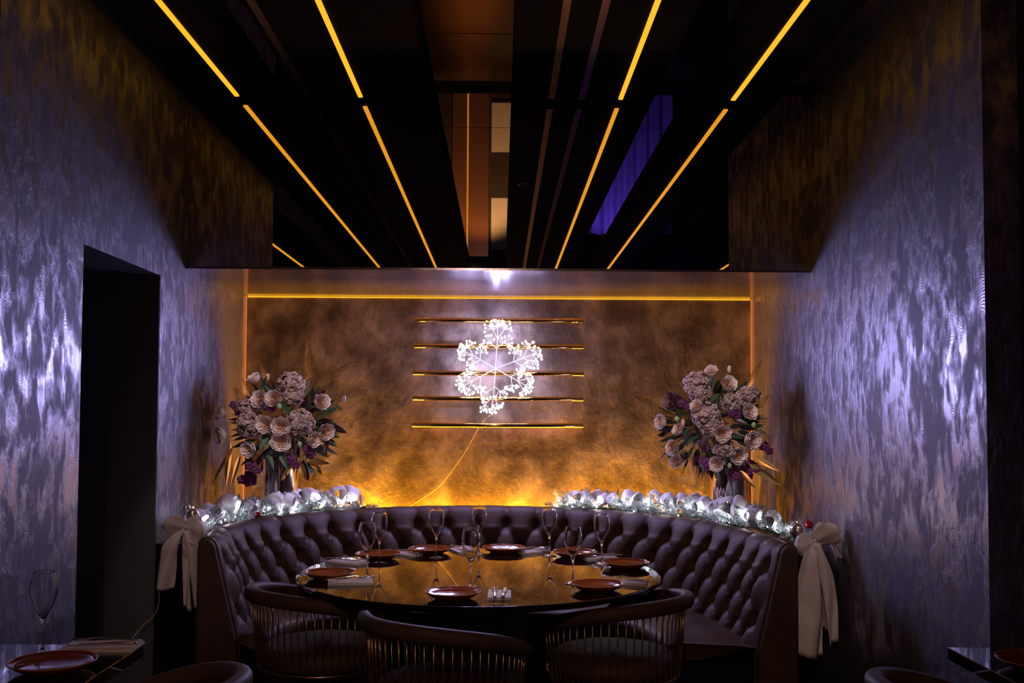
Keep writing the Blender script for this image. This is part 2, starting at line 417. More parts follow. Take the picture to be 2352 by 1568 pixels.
for i in (0, NP):
    mb = MB(); P = [path[i]+nrm[i]*o_ for o_, z in prof]; t = (path[1]-path[0]).normalized() if i == 0 else (path[NP]-path[NP-1]).normalized()
    s = -1 if i == 0 else 1
    pr = [(o_+.0, z) for o_, z in prof] + [(.15, .02)]
    n0 = len(pr)
    for e in (0, .03):
        for (o_, z) in pr:
            p = path[i] + nrm[i]*(o_*(1-e*1.5)) + t*(s*e); mb.v.append((p.x, p.y, z))
    mb.f += [tuple(range(n0)), tuple(range(n0, 2*n0))] + [(k, (k+1)%n0, n0+(k+1)%n0, n0+k) for k in range(n0)]
    loc_(mb.build('end_panel', 'leather', booth, bevel=.008), booth)
inner, _ = cr([(-1.03,4.5,0), (-.96,4.84,0), (-.6,5.06,0), (-.1,5.12,0), (.35,5.04,0), (.64,4.78,0), (.72,4.36,0)], 90)
outer = []
for k in range(91):
    i = round(k/90*NP); outer.append(path[i]+nrm[i]*.12)
mb = MB()
sp = [(0,.430), (.25,.447), (.5,.452), (.75,.456), (.9,.457), (.96,.450), (.99,.437), (1.0,.42), (.995,.375), (.97,.365)]
for k in range(91):
    for (t, z) in sp:
        p = outer[k].lerp(inner[k], t); wz = .004*math.sin(k*.9)*(1 if .2 < t < .9 else 0); mb.v.append((p.x, p.y, z+wz))
for k in range(90):
    for j in range(len(sp)-1):
        a = k*len(sp)+j; mb.f.append((a, a+len(sp), a+len(sp)+1, a+1))
for k in (0, 90): mb.f.append(tuple(k*len(sp)+j for j in range(len(sp))))
loc_(mb.build('seat', 'leather', booth, smooth=True), booth)
poly = [(p.x, p.y) for p in outer] + [(o_.lerp(i_, .93).x, o_.lerp(i_, .93).y) for o_, i_ in reversed(list(zip(outer, inner)))]
mb = MB(); n = 91
for z in (0, .368):
    mb.v += [(x, y, z) for x, y in poly]
m2 = len(poly)
mb.f += [(i, (i+1)%m2, m2+(i+1)%m2, m2+i) for i in range(m2)]
loc_(mb.build('plinth', 'black', booth), booth)

# ledges behind the banquette
LZ, LY = .82, 4.77
outl = [path[i]-nrm[i]*.036 for i in range(0, NP+1, 6)]
lp = [(p.x, p.y) for p in outl if p.x < -.1 and p.y > LY]; rp = [(p.x, p.y) for p in outl if p.x >= -.1 and p.y > LY]
yk = YB-.085
def ledge(pts, end, wallx, lab):
    L = pts[0] if wallx < 0 else pts[-1]
    if wallx < 0: poly = [(wallx, LY), (L[0]-.005, LY)] + pts + [(-.1, yk), (wallx, yk)]
    else: poly = pts + [(L[0]+.005, LY), (wallx, LY), (wallx, yk), (-.095, yk)]
    o = MB().prism(poly, 0, LZ).build('ledge', 'black'); tag(o, lab, 'ledge'); return o
ledge(lp, -1, XL+.003, 'black ledge in the left corner under garland and vase')
ledge(rp, 1, 1.48, 'black ledge in the right corner under garland and vase')
o = MB().box(XL+.40, XR-.38, YB-.05, YB-.026, .70, .712).build('wall_uplight', 'led_up'); tag(o, 'amber uplight strip hidden behind the banquette at the back wall', 'light strip')

# ================================================================== ROUND TABLE
TX, TY, TR = -.088, 4.40, .785
tb = empty('round_table', (TX, TY, 0)); tag(tb, 'large round black gloss dining table reflecting the amber wall', 'table')
MB().lathe([(0,ZT-.034), (TR-.05,ZT-.034), (TR-.012,ZT-.022), (TR-.002,ZT-.010), (TR,ZT-.005), (TR-.004,ZT-.001), (TR-.008,ZT), (0,ZT)], 128).build('table_top', 'table', tb)
for dx in (-1, 1):
    for dy in (-1, 1):
        MB().box(dx*.16-.042, dx*.16+.042, dy*.16-.042, dy*.16+.042, .03, ZT-.034).build('leg', 'table_black', tb, bevel=.004)
MB().lathe([(0,0), (.33,0), (.33,.02), (.30,.03), (0,.03)], 48).build('base_plate', 'table_black', tb)

# ------------------------------------------------------------------ tableware builders
def plate_at(px, py, lab, grp='terracotta plates on the round table', z=ZT, r=.107):
    p = at_z(px, py, z+.021); k = r/.107
    o = empty('plate', (p.x, p.y, z)); tag(o, lab, 'plate', grp)
    inst('dish', DISH, o, scale=k); inst('rim', RIM, o, scale=k); return o
DISH = MB().lathe([(0,.0035), (.058,.0035), (.060,0), (.066,0), (.068,.004), (.090,.012), (.1045,.0245), (.1035,.0265), (.088,.016), (.066,.0085), (0,.0075)], 56).mesh('dish', 'plate', True)
RIM = MB().lathe([(.1035,.0245), (.107,.0245), (.1075,.0262), (.1065,.0278), (.1035,.0272)], 56, close=True).mesh('rim', 'plate_rim', True)
def glass_mesh():
    out = [(.034,.0008), (.0355,.0018), (.034,.003), (.018,.005), (.006,.010), (.0042,.020), (.0037,.05), (.0040,.075), (.0052,.092), (.009,.104), (.018,.122), (.029,.146), (.0365,.168), (.0385,.182), (.0375,.196), (.033,.215), (.0292,.2312), (.0288,.2330), (.0285,.2335)]
    inn = [(.0280,.2335), (.0277,.2330), (.0282,.2312), (.032,.215), (.0363,.196), (.0373,.182), (.0353,.168), (.0278,.146), (.0165,.122), (.0070,.106), (.003,.101), (0,.100)]
    return MB().lathe([(0,.0008)]+out+inn, 40).mesh('wine_glass', 'glass', True)
GLASS = glass_mesh()
def glass_at(px, py, lab, grp='stemmed glasses on the round table'):
    p = at_z(px, py, ZT); o = inst('wine_glass', GLASS, None, (p.x, p.y, ZT), (0,0,random.random()*6)); tag(o, lab, 'glass', grp); return o
def strip_mesh(name, prof, m):
    """flat cutlery outline: (x, halfwidth, z) swept with a rounded section"""
    mb = MB(); n = len(prof)
    for (x, hw, z, th) in prof:
        mb.v += [(x,-hw,z), (x,-hw*.5,z+th), (x,hw*.5,z+th), (x,hw,z), (x,0,z-th*.4)]
    for i in range(n-1):
        for j in range(5): mb.f.append((i*5+j, (i+1)*5+j, (i+1)*5+(j+1)%5, i*5+(j+1)%5))
    mb.f += [tuple(range(5)), tuple((n-1)*5+j for j in reversed(range(5)))]
    return mb
KNIFE = strip_mesh('knife', [(-.105,.006,.004,.003), (-.095,.008,.005,.004), (-.03,.005,.005,.004), (-.01,.004,.005,.003), (0,.007,.005,.0015), (.05,.010,.005,.0012), (.085,.008,.005,.001), (.10,.001,.005,.0008)], 'steel').mesh('knife', 'steel', True)
fk = strip_mesh('fork', [(-.10,.006,.004,.002), (-.09,.008,.004,.003), (-.03,.0035,.008,.003), (.02,.0032,.012,.003), (.035,.009,.010,.002), (.052,.012,.007,.002)], 'steel')
for t in (-.0095, -.0032, .0032, .0095): fk.tube([(.05,t,.0072), (.075,t,.006), (.098,t,.010)], [.0018,.0017,.0007], 5)
FORK = fk.mesh('fork', 'steel', True)
def napkin_mesh():
    mb = MB().box(-.10,.10,-.055,.055,0,.004).box(-.099,.098,-.054,.053,.0042,.008)
    mb.v += [(-.10,-.055,.0085), (.10,-.055,.0085), (.095,.05,.0125), (-.10,.05,.0085)]; n = len(mb.v)-4; mb.f.append((n,n+1,n+2,n+3)); return mb.mesh('napkin', 'napkin')
NAP = napkin_mesh()
def setting_at(px, py, deg, lab, z=ZT, grp='napkins on the round table', s=1.0, fdeg=0, kdeg=0):
    p = at_z(px, py, z+.004); a = math.radians(deg)
    o = inst('folded_napkin', NAP, None, (p.x, p.y, z), (0,0,a), (s,s,1)); tag(o, 'folded linen napkin '+lab, 'napkin', grp)
    def place(me, nm, off, dd):
        d = Vector((-math.sin(a), math.cos(a), 0))*off; q = inst(nm, me, None, (p.x+d.x, p.y+d.y, z+.0122), (0,0,a+math.radians(dd)))
        tag(q, ('steel fork' if nm == 'fork' else 'steel knife')+' on the napkin '+lab, nm, nm+'s on the napkins'); return q
    place(FORK, 'fork', .022*s, fdeg); place(KNIFE, 'knife', -.022*s, kdeg)
P8 = [(757,1315,'at the left end of the round table nearest the left chair'), (868,1272,'on the far left of the round table behind the paired glasses'), (988,1260,'at the back of the round table, left of centre'),
      (1157,1258,'at the back of the round table, right of centre'), (1320,1268,'at the far right of the round table, behind the half-hidden glass'), (1437,1292,'at the right end of the round table'), (1372,1342,'at the front right of the round table'), (1040,1360,'at the front of the round table, nearest the camera')]
for x, y, l in P8: plate_at(x, y, 'terracotta glazed plate '+l)
G8 = [(843,1326,'shorter-looking front one of the left pair'), (871,1292,'rear one of the left pair'), (1002,1280,'before the back left plate'), (1100,1273,'directly behind the front central glass'),
      (1081,1348,'front and centre, behind the nearest plate'), (1262,1277,'standing alone before the back right napkin'), (1316,1340,'beside the front right plate'), (1382,1297,'rightmost on the round table')]
for x, y, l in G8: glass_at(x, y, 'clear tulip-shaped stemmed glass, '+l)
S8 = [(797,1290,-28,'between the left end plate and the far left plate'), (805,1336,8,'in front of the left end plate'), (930,1271,-38,'beside the back left plate, far left side'), (1062,1263,-70,'behind the front central glass'),
      (1224,1266,40,'between the two back right plates'), (1378,1281,14,'behind the right end plate'), (1436,1337,-14,'right of the front right plate'), (1147,1366,90,'beside the nearest plate at the front')]
for i, (x, y, d, l) in enumerate(S8): setting_at(x, y, d, l, s=.8 if i in (2,4,5,7) else .9, fdeg=(12,10,25,20,-20,170,168,0)[i], kdeg=(4,2,8,5,-8,176,175,-3)[i])

# ================================================================== FOREGROUND TABLES
a = at_z(330, 1480, ZT)
lt = empty('side_table', (XL+.28, a.y-.35, 0)); tag(lt, 'black rectangular table at the lower left edge with one place set', 'table')
x0, x1 = XL+.01-lt.location.x, a.x-lt.location.x
MB().box(x0, x1, -.35, .35, ZT-.035, ZT).build('table_top', 'table', lt, bevel=.002)
MB().lathe([(0,.02), (.05,.02), (.04,ZT-.035), (0,ZT-.035)], 24).build('pedestal', 'table_black', lt)
MB().lathe([(0,0), (.22,0), (.20,.02), (0,.02)], 32).build('base_plate', 'table_black', lt)
plate_at(122, 1521, 'terracotta glazed plate on the black table at lower left', 'terracotta plates on the side tables', r=.112)
o = glass_at(97, 1502, 'clear tulip-shaped stemmed glass on the black table at lower left', 'stemmed glasses on the side tables')
setting_at(235, 1484, 2, 'on the black table at lower left', grp='napkins on the side tables', s=1.05, fdeg=178, kdeg=184)
a = at_z(2176, 1486, ZT)
rt = empty('side_table', (a.x+.4, a.y-.35, 0)); tag(rt, 'black rectangular table at the lower right corner', 'table')
MB().box(-.4, .4, -.35, .35, ZT-.036, ZT).build('table_top', 'table', rt, bevel=.002)
MB().lathe([(0,.02), (.05,.02), (.04,ZT-.036), (0,ZT-.036)], 24).build('pedestal', 'table_black', rt)
MB().lathe([(0,0), (.22,0), (.20,.02), (0,.02)], 32).build('base_plate', 'table_black', rt)
plate_at(2388, 1518, 'terracotta glazed plate on the black table at lower right', 'terracotta plates on the side tables', r=.112)

# ================================================================== WIRE CHAIRS
def rail_z(phi): return .705 - .115*(abs(phi)/math.radians(128))**2.4
PHM = math.radians(128); RR = .286
def make_chair():
    root = empty('wire_chair')
    mb = MB(); n = 60; seg = 14; n0 = 0
    for i in range(n+1):
        ph = -PHM + 2*PHM*i/n; e = min(1, min(i, n-i)/2.2)**.5 if 0 < i < n else .25
        hw, hh = .028*e, .029*e
        for j in range(seg):
            t = 2*PI*j/seg; ct, st = math.cos(t), math.sin(t)
            q = (abs(ct)**.8)*(1 if ct > 0 else -1); s_ = (abs(st)**.8)*(1 if st > 0 else -1)
            r = RR + .012 + hw*q; mb.v.append((-r*math.cos(ph), r*math.sin(ph), rail_z(ph)+hh*s_))
    for i in range(n):
        for j in range(seg): mb.f.append((i*seg+j, i*seg+(j+1)%seg, (i+1)*seg+(j+1)%seg, (i+1)*seg+j))
    mb.f += [tuple(reversed(range(seg))), tuple(n*seg+j for j in range(seg))]
    mb.build('arm_rail', 'leather', root, smooth=True)
    # inner upholstered back panel
    def panel(u, v):
        ph = (-.55+1.1*u)*PHM; z = .50 + (rail_z(ph)-.02-.50)*v; r = RR-.02-.03*math.sin(PI*v)*0; return (-r*math.cos(ph), r*math.sin(ph), z)
    low = [(.272,.43), (.268,.405), (.25,.375), (.21,.335), (.165,.285), (.14,.23), (.135,.18), (.15,.11), (.185,.05), (.222,.012), (.232,.004)]
    NW = 40
    for k in range(NW):
        ph = -PHM*.985 + 2*PHM*.985*k/(NW-1); zt = rail_z(ph)-.015
        pr = [(RR+.002, zt), (RR-.004, zt-(zt-.45)*.5), (RR-.012,.455)] + low
        MB().tube([(-r*math.cos(ph), r*math.sin(ph), z) for r, z in pr], .0031, 5).build('wire_rod', 'wire', root, smooth=True)
    gapa = 2*PI-2*PHM*.985; ng = 16
    me = MB().tube([(-r, 0, z) for r, z in low], .0031, 5).mesh('wire_rod', 'wire', True)
    for k in range(1, ng):
        inst('wire_rod', me, root, rot=(0,0,-(PHM*.985+gapa*k/ng)))
    for nm, r, z in (('seat_ring',.266,.405), ('base_ring',.232,.006)):
        MB().tube([(r*math.cos(2*PI*k/48), r*math.sin(2*PI*k/48), z) for k in range(49)], .006, 8, cap=False).build(nm, 'wire', root, smooth=True)
    MB().lathe([(0,.405), (.235,.405), (.252,.42), (.256,.445), (.250,.47), (.225,.488), (.12,.497), (0,.50)], 48).build('seat', 'leather', root, smooth=True)
    return root
ch0 = make_chair()
chairs = [(-.190, 3.68, 42, 'bronze wire chair with leather rail at the front centre of the table'),
          (-.735, 4.24, 38, 'bronze wire chair with leather rail at the left of the round table'),
          (.462, 4.10, 142, 'bronze wire chair with leather rail at the right front of the round table'),
          (-1.00, 2.75, 165, 'brown leather chair top at the bottom edge beside the lower left table'),
          (1.33, 2.72, 20, 'brown leather chair top at the bottom edge beside the lower right table')]
for i, (x, y, d, l) in enumerate(chairs):
    o = ch0 if i == 0 else copy_tree(ch0)
    o.location = (x, y, 0); o.rotation_euler = (0, 0, math.radians(d)); tag(o, l, 'chair', 'wire dining chairs')

# ================================================================== GOLD RODS AND SNOWFLAKE
for i, (y, l) in enumerate(((735,'topmost'), (795,'second from top'), (857,'middle'), (915,'second from bottom'), (976,'lowest'))):
    p0 = at_y(950-(i*.8), y, YB-.055); p1 = at_y(1341-(i*.3), y+1, YB-.055)
    o = empty('gold_rod', (0, 0, 0)); o.location = ((p0+p1)/2); h = (p1.x-p0.x)/2; tag(o, 'polished gold wall rod, %s of the five behind the snowflake' % l, 'rod', 'gold rods on the back wall')
    MB().lathe([(0,-h), (.0145,-h), (.016,-h+.002), (.016,h-.002), (.0145,h), (0,h)], 24).build('bar', 'gold', o, smooth=True).rotation_euler = (0, PI/2, 0)
    for sx in (-1, 1):
        MB().tube([(sx*h*.86,0,0), (sx*h*.86,.055,0)], .006, 10).build('standoff', 'gold', o)
SY = YB-.115
hub = at_y(1138, 846, SY)
sf = empty('snowflake_light', hub); tag(sf, 'glowing white snowflake light on the back wall over gold rods', 'light')
MB().sphere((0,0,0), .010, 10, 8).build('hub', 'twig', sf, smooth=True)
BULB = MB().sphere((0,0,0), .0066, 8, 6, (1,1,1.25)).mesh('bulb', 'bulb', True)
rnd = random.Random(3)
for k, (tx, ty) in enumerate(((1146,733), (1054,797), (1052,893), (1131,948), (1222,893), (1240,808))):
    tip = (at_y(tx, ty, SY)-hub)*1.05; R = tip.length; d = tip.normalized(); pr = Vector((0,-1,0)).cross(d)
    mb = MB(); mb.tube([(0,0,0), d*(R*.3)+Vector((0,-.004,0)), d*(R*.62)], [.0034,.003,.0024], 6)
    bulbs = []
    for (b0, ang, L) in ((.38,58,.24), (.40,-58,.24), (.58,34,.30), (.58,-34,.30), (.60,0,.30)):
        base = d*(R*b0); ang += rnd.uniform(-10, 10)
        v = (d*math.cos(math.radians(ang)) + pr*math.sin(math.radians(ang)) + Vector((0, rnd.uniform(-.3,.1), 0))).normalized()
        e = base + v*(R*L*rnd.uniform(.75,1.0)); mb.tube([base, e], [.003,.0022], 5)
        for q in range(8):
            a2 = math.radians(-84+24*q+rnd.uniform(-10,10)); vv = (v*math.cos(a2) + Vector((0,-1,0)).cross(v)*math.sin(a2) + Vector((0,rnd.uniform(-.7,.35),0))).normalized()
            st = base.lerp(e, rnd.uniform(.7,1.0)); t = st + vv*(R*rnd.uniform(.10,.17)); mb.tube([st, t], [.0022,.0018], 4); bulbs.append(t)
    arm = mb.build('arm', 'twig', sf, smooth=True)
    for t in bulbs: inst('bulb', BULB, arm, t)
    wt = (1.6, 1.35, .75, .45, .75, 1.35)[k]
    for q, b in enumerate((.46, .72, .95)):
        lp_ = d*(R*b)+pr*(R*(.12,-.14,.06)[q])+Vector((0,-.035,0))
        lamp('bulb_beam', 'SPOT', lp_, 2.7*wt, COOL, sf, .008, rot=Euler((math.radians(-70),0,0)), spot_size=math.radians(172), spot_blend=.5)
        lamp('bulb_glow', 'POINT', lp_, .8*wt, COOL, sf, .008)
cp, _ = cr([at_y(1131,950,SY), at_y(1112,965,YB-.03), at_y(1098,985,YB-.012), at_y(1060,1050,YB-.008), at_y(1010,1115,YB-.008), at_y(965,1148,YB-.008), at_y(935,1166,YB-.008)], 40)
o = MB().tube(cp, .0016, 6).build('power_cord', 'cord', smooth=True); tag(o, 'thin clear power cord hanging from the snowflake down the wall', 'cord')

# ================================================================== FLOWER ARRANGEMENTS
def rose_mesh(m, seed, openn=1.0):
    r_ = random.Random(seed); mb = MB()
    for (n, rb, rt, h0, h1, curl, wd) in ((6,.020,.052,-.030,.026,.008,.62), (6,.016,.044,-.024,.030,.006,.60), (6,.013,.035,-.018,.028,.004,.58), (5,.010,.026,-.012,.024,.002,.6), (5,.006,.017,-.008,.020,0,.7), (4,.002,.009,-.004,.017,0,.9)):
        ph0 = r_.random()*6
        for k in range(n):
            ph = ph0 + 2*PI*k/n + r_.uniform(-.12,.12); hh = h1*r_.uniform(.85,1.1); jr = r_.uniform(.94,1.07)
            def fn(u, v, ph=ph, hh=hh, jr=jr):
                a = ph + (u-.5)*2*wd*(.55+.45*math.sin(PI*min(1, v*.8+.1)))*1.25; e = 1-(2*u-1)**2*.22*v
                r = (rb + (rt-rb)*(1-(1-v)**2.0))*jr + curl*max(0, v-.8)*5*.35*openn
                ru = .0022*math.sin(a*9+rb*900)*v*v; return ((r+ru)*math.cos(a), (r+ru)*math.sin(a), h0 + (hh-h0)*v*e + .0016*math.sin(a*13)*v*v)
            mb.grid(fn, 8, 5)
    return mb.mesh('rose', m, True)
ROSES = [rose_mesh('rose', i) for i in range(3)]; MAUVE = rose_mesh('rose_mauve', 9)
SEPAL = MB().lathe([(0,-.045), (.006,-.04), (.022,-.028), (.024,-.022), (.012,-.03)], 10).mesh('sepal', 'green', True)
def hyd_mesh(seed):
    r_ = random.Random(seed); mb = MB(); n = 95
    for k in range(n):
        t = math.acos(1-2*(k+.5)/n); a = k*2.39996; dv = Vector((math.sin(t)*math.cos(a), math.sin(t)*math.sin(a), math.cos(t)))
        c = dv*r_.uniform(.044,.068); q = (dv+Vector((r_.uniform(-.5,.5), r_.uniform(-.5,.5), r_.uniform(-.5,.5)))).to_track_quat('Z','Y').to_matrix() @ Matrix.Rotation(r_.random()*6, 3, 'Z')
        for p in range(4):
            pa = p*PI/2
            def fn(u, v, pa=pa): 
                w_ = (u-.5)*.019*math.sin(PI*min(1,.12+v*.78)); l = .0155*v; return c + q @ Vector((l*math.cos(pa)-w_*math.sin(pa), l*math.sin(pa)+w_*math.cos(pa), .007*math.sin(PI*v*.9)-.005*(2*u-1)**2))
            mb.grid(fn, 3, 3)
    mb.sphere((0,0,0), .040, 10, 7)
    return mb.mesh('hydrangea', 'hydrangea', True)
HYD = [hyd_mesh(1), hyd_mesh(2)]
def orchid_mesh(seed):
    r_ = random.Random(seed); mb = MB()
    for k in range(5):
        c = Vector((r_.uniform(-.03,.03), r_.uniform(-.02,.02), r_.uniform(-.03,.03))); ph = r_.random()*6
        for p in range(5):
            pa = ph + p*2*PI/5
            def fn(u, v, pa=pa):
                w_ = (u-.5)*.030*math.sin(PI*min(1,.1+v*.85)); l = .028*v; return c + Vector((l*math.cos(pa)-w_*math.sin(pa), -.006*math.sin(PI*v)+.02*(u-.5)**2, l*math.sin(pa)+w_*math.cos(pa)))
            mb.grid(fn, 3, 3)
    return mb.mesh('orchid_spray', 'purple', True)
ORC = [orchid_mesh(1), orchid_mesh(2)]
def leaf_mesh(m, fold=.25):
    def fn(u, v):
        wd_ = .30*math.sin(PI*v**.8)**.8*(1-v*.2); x = (u-.5)*2*wd_*.5; return (x, -fold*abs(x)-.12*v*v, v)
    return MB().grid(fn, 6, 8).mesh('leaf', m, True)
LEAF = {k: leaf_mesh(k) for k in ('gold_leaf', 'green', 'darkleaf')}
def fern_mesh(n=17, wid=.34):
    mb = MB(); mb.tube([(0,0,0), (0,-.02,.5), (0,-.08,1)], [.012,.009,.003], 5)
    for k in range(n):
        t = .08+.9*k/n; L = wid*(1-t)**.75*min(1, .5+t*3)
        for s in (-1, 1):
            def fn(u, v, s=s, t=t, L=L):
                w_ = (u-.5)*.024*math.sin(PI*min(1,.12+.86*v)); return (s*L*v*.9-w_*.2*s, -.02*t-.06*t*t-.05*v*v*L*3, t + L*v*.42 + w_)
            mb.grid(fn, 2, 4)
    return mb.mesh('fern_frond', 'gold_leaf', True)
FERN = fern_mesh(); FERN_SLIM = fern_mesh(20, .22)
BUDM = MB().sphere((0,0,0), .013, 10, 8, (1,1,1.25)).mesh('bud', 'bud', True)
WBUD = MB().sphere((0,0,0), .015, 10, 8, (.8,.8,1.5)).mesh('bud', 'rose', True)
def bouquet(nm, lab, cpx, Y, data, vx, vlab):
    cx, cy = cpx; c = at_y(cx, cy, Y); S = Y/F
    vp = at_y(vx, 1100, Y)
    root = empty('flower_bouquet', (c.x, Y, c.z)); tag(root, lab, 'bouquet', 'flower arrangements on the ledges')
    rr = random.Random(cx)
    def pos(px, py, k=1.0):
        u, v = (px-cx)*S, (cy-py)*S; q = 1-(u/.44)**2-(v/.42)**2
        return Vector((u, -.30*math.sqrt(max(q, .03))*k, v))
    def face(o, p, tilt=.6):
        dv = Vector((p.x*1.0, p.y-.12, p.z*.9)).normalized(); o.rotation_euler = (dv.to_track_quat('Z','Y') @ Euler((0,0,rr.random()*6)).to_quaternion()).to_euler()
    for (px, py, d_, *mv) in data['roses']:
        p = pos(px, py); s = d_*S/.104; o = inst('rose', (MAUVE if mv and mv[0] == 'm' else rr.choice(ROSES)), root, p, scale=s); face(o, p)
        if mv and isinstance(mv[0], tuple):
            o.rotation_euler = Vector(mv[0]).normalized().to_track_quat('Z','Y').to_euler()
        inst('sepal', SEPAL, o)
    for (px, py, r_) in data['hyd']:
        p = pos(px, py, .82); inst('hydrangea', rr.choice(HYD), root, p, (rr.random()*6, rr.random()*6, 0), r_*S/.066)
    for (px, py, s) in data['orc']:
        p = pos(px, py, .95); inst('orchid_spray', rr.choice(ORC), root, p, (rr.uniform(-.4,.4), rr.random()*6*0, rr.uniform(-.5,.5)), s)
    def oriented(me, nm_, x0, y0, x1, y1, k, wide=1.0, lean=0.0, spin=0):
        a = pos(x0, y0, k); b = Vector(((x1-cx)*S, a.y+lean, (cy-y1)*S)); dv = b-a; L = dv.length
        z = dv.normalized(); y = Vector((0,1,0)); y = (y-z*y.dot(z)).normalized(); x = y.cross(z)
        R3 = Matrix((x, y, z)).transposed() @ Matrix.Rotation(spin, 3, 'Z')
        return inst(nm_, me, root, a, R3.to_euler(), (L*wide, L*wide, L))
    for (x0, y0, x1, y1, w_, k, slim) in data['fern']: oriented(FERN_SLIM if slim else FERN, 'fern_frond', x0, y0, x1, y1, k, w_, spin=rr.uniform(-.3,.3))
    for (x0, y0, x1, y1, w_, m_) in data['leaf']: oriented(LEAF[m_], 'leaf', x0, y0, x1, y1, .9, w_, -.03, rr.uniform(-.6,.6))
    for (px, py, kind) in data['bud']:
        p = pos(px, py, 1.05); o = inst('bud', WBUD if kind else BUDM, root, p); q = p*.55
        mb = MB().tube([q, p], .0025, 5); mb.build('bud_stem', 'stem', root)
    # dark foliage filling the heart of the bouquet
    for k in range(190):
        a = rr.random()*2*PI; t = math.sqrt(rr.random()); p0 = Vector((.22*t*math.cos(a), rr.uniform(-.16,.06), .22*t*math.sin(a)-.02)); dv = (p0+Vector((0,-.05,0))).normalized()
        o = inst('leaf', LEAF[rr.choice(('green','green','darkleaf'))], root, p0, (dv.to_track_quat('Z','Y') @ Euler((0,0,rr.random()*6)).to_quaternion()).to_euler(), rr.uniform(.08,.14))
    for k in range(9):
        a = rr.random()*2*PI; MB().tube([(vp.x-c.x+.03*math.cos(a), .03*math.sin(a), 1.0-c.z), (.10*math.cos(a), .08*math.sin(a)-.04, -.03+.06*rr.random())], .003, 5).build('stem', 'stem', root)
    v = empty('vase', (vp.x, Y, LZ)); tag(v, vlab, 'vase', 'mirrored vases on the ledges')
    MB().lathe([(0,0), (.088,0), (.095,.006), (.099,.05), (.101,.15), (.101,.30), (.103,.36), (.106,.385), (.104,.388), (.100,.37), (.097,.30), (.096,.02), (0,.012)], 48).build('body', 'vase', v, smooth=True)
    MB().tube([(.105*math.cos(2*PI*k/40), .105*math.sin(2*PI*k/40), .387) for k in range(41)], .003, 8, cap=False).build('lip', 'vase', v, smooth=True)
    return root
LEFT = dict(
  roses=[(623,919,37), (654,919,38), (754,924,36), (638,973,37), (672,977,40), (672,1010,42), (600,1026,36), (739,1005,34,(.9,-.8,-.1)), (764,989,36), (529,998,36), (604,873,30,(-.3,-.5,.8)), (528,951,30,(-.8,-.5,.4))],
  hyd=[(685,887,30), (600,972,32), (708,969,31), (690,912,24), (590,940,24)], orc=[(693,1057,1.0), (605,1071,1.0), (576,1104,.9), (723,1030,.8), (590,1090,.9), (560,935,.9), (645,940,.8)],
  fern=[(699,880,702,772,1.0,.1,0), (729,890,822,828,.7,.5,1), (626,885,610,831,.8,.6,1), (592,925,560,873,1.2,.2,0), (575,935,545,890,1.3,.25,0)],
  leaf=[(560,1020,522,1104,.5,'gold_leaf'), (552,1010,545,1112,.45,'gold_leaf'), (575,1040,560,1108,.5,'gold_leaf'), (715,1050,778,1062,.9,'gold_leaf'), (705,1055,728,1096,1.2,'gold_leaf'), (725,1045,760,1085,.9,'gold_leaf'), (690,1060,668,1096,1.0,'gold_leaf'), (640,1035,655,1075,.9,'green'), (660,1020,690,1075,.8,'green'), (772,975,815,990,1.2,'darkleaf'), (768,1000,764,1044,1.0,'darkleaf'), (735,925,738,890,1.3,'darkleaf'), (640,990,625,1030,1.4,'green'), (690,950,665,925,1.3,'green'), (745,960,775,945,1.2,'green'), (780,930,800,945,1.0,'green'), (620,895,640,868,1.2,'green')],
  bud=[(799,917,1), (649,1014,0), (712,1016,0), (668,934,0), (636,870,1)])
bouquet('left', 'full bouquet of blush roses in the left corner, brown fern on top', (662,972), 5.81, LEFT, 644, 'tall mirrored vase in the left corner of the ledge')
RIGHT = dict(
  roses=[(1651,886,36), (1693,946,35), (1633,993,37), (1699,1007,41), (1669,1039,39), (1624,1059,33,(-.5,-.8,-.2)), (1540,1056,30,(-.6,-.7,.2)), (1530,1025,33,(-.7,-.7,.1)), (1505,968,32,(-.8,-.6,.1)), (1616,858,30,(-.3,-.7,.6)), (1578,934,28,(-.5,-.7,.5)), (1526,923,38,'m'), (1540,985,26,(-.7,-.6,.4))],
  hyd=[(1585,886,31), (1602,954,33), (1664,925,30), (1592,905,26), (1612,978,26), (1700,910,24), (1640,1025,24)], orc=[(1596,1058,.9), (1666,1085,1.0), (1714,1071,1.0), (1742,1029,.9), (1658,953,.9), (1690,1078,.9), (1555,935,.8), (1588,1018,.7)],
  fern=[(1584,880,1574,785,1.0,.1,0), (1560,920,1448,912,.95,.2,0), (1697,906,1746,826,.75,.3,1), (1722,945,1766,1040,.9,.3,0), (1576,1062,1570,1118,.8,.6,1), (1584,1062,1594,1120,.8,.6,1), (1560,1062,1556,1098,.8,.6,1), (1735,935,1762,905,1.1,.2,0)],
  leaf=[(1700,1060,1770,1105,.8,'gold_leaf'), (1715,1045,1765,1075,.8,'gold_leaf'), (1680,1075,1712,1115,.9,'gold_leaf'), (1535,990,1505,1000,1.0,'gold_leaf'), (1545,1010,1512,1020,1.0,'gold_leaf'), (1560,1030,1535,1040,.9,'gold_leaf'), (1625,985,1602,1010,1.0,'darkleaf'), (1600,1000,1585,1030,1.3,'darkleaf'), (1545,960,1530,945,1.2,'green'), (1555,980,1545,1010,1.2,'green'), (1715,985,1735,995,1.2,'green'), (1660,1060,1640,1082,1.1,'green'), (1630,905,1605,930,1.1,'green'), (1660,960,1690,975,1.1,'darkleaf')],
  bud=[(1657,851,1), (1536,962,0), (1703,974,0), (1652,1064,0), (1548,970,1)])
bouquet('right', 'full bouquet of blush roses in the right corner, gold ferns each side', (1628,972), 5.79, RIGHT, 1671, 'tall mirrored vase in the right corner of the ledge')

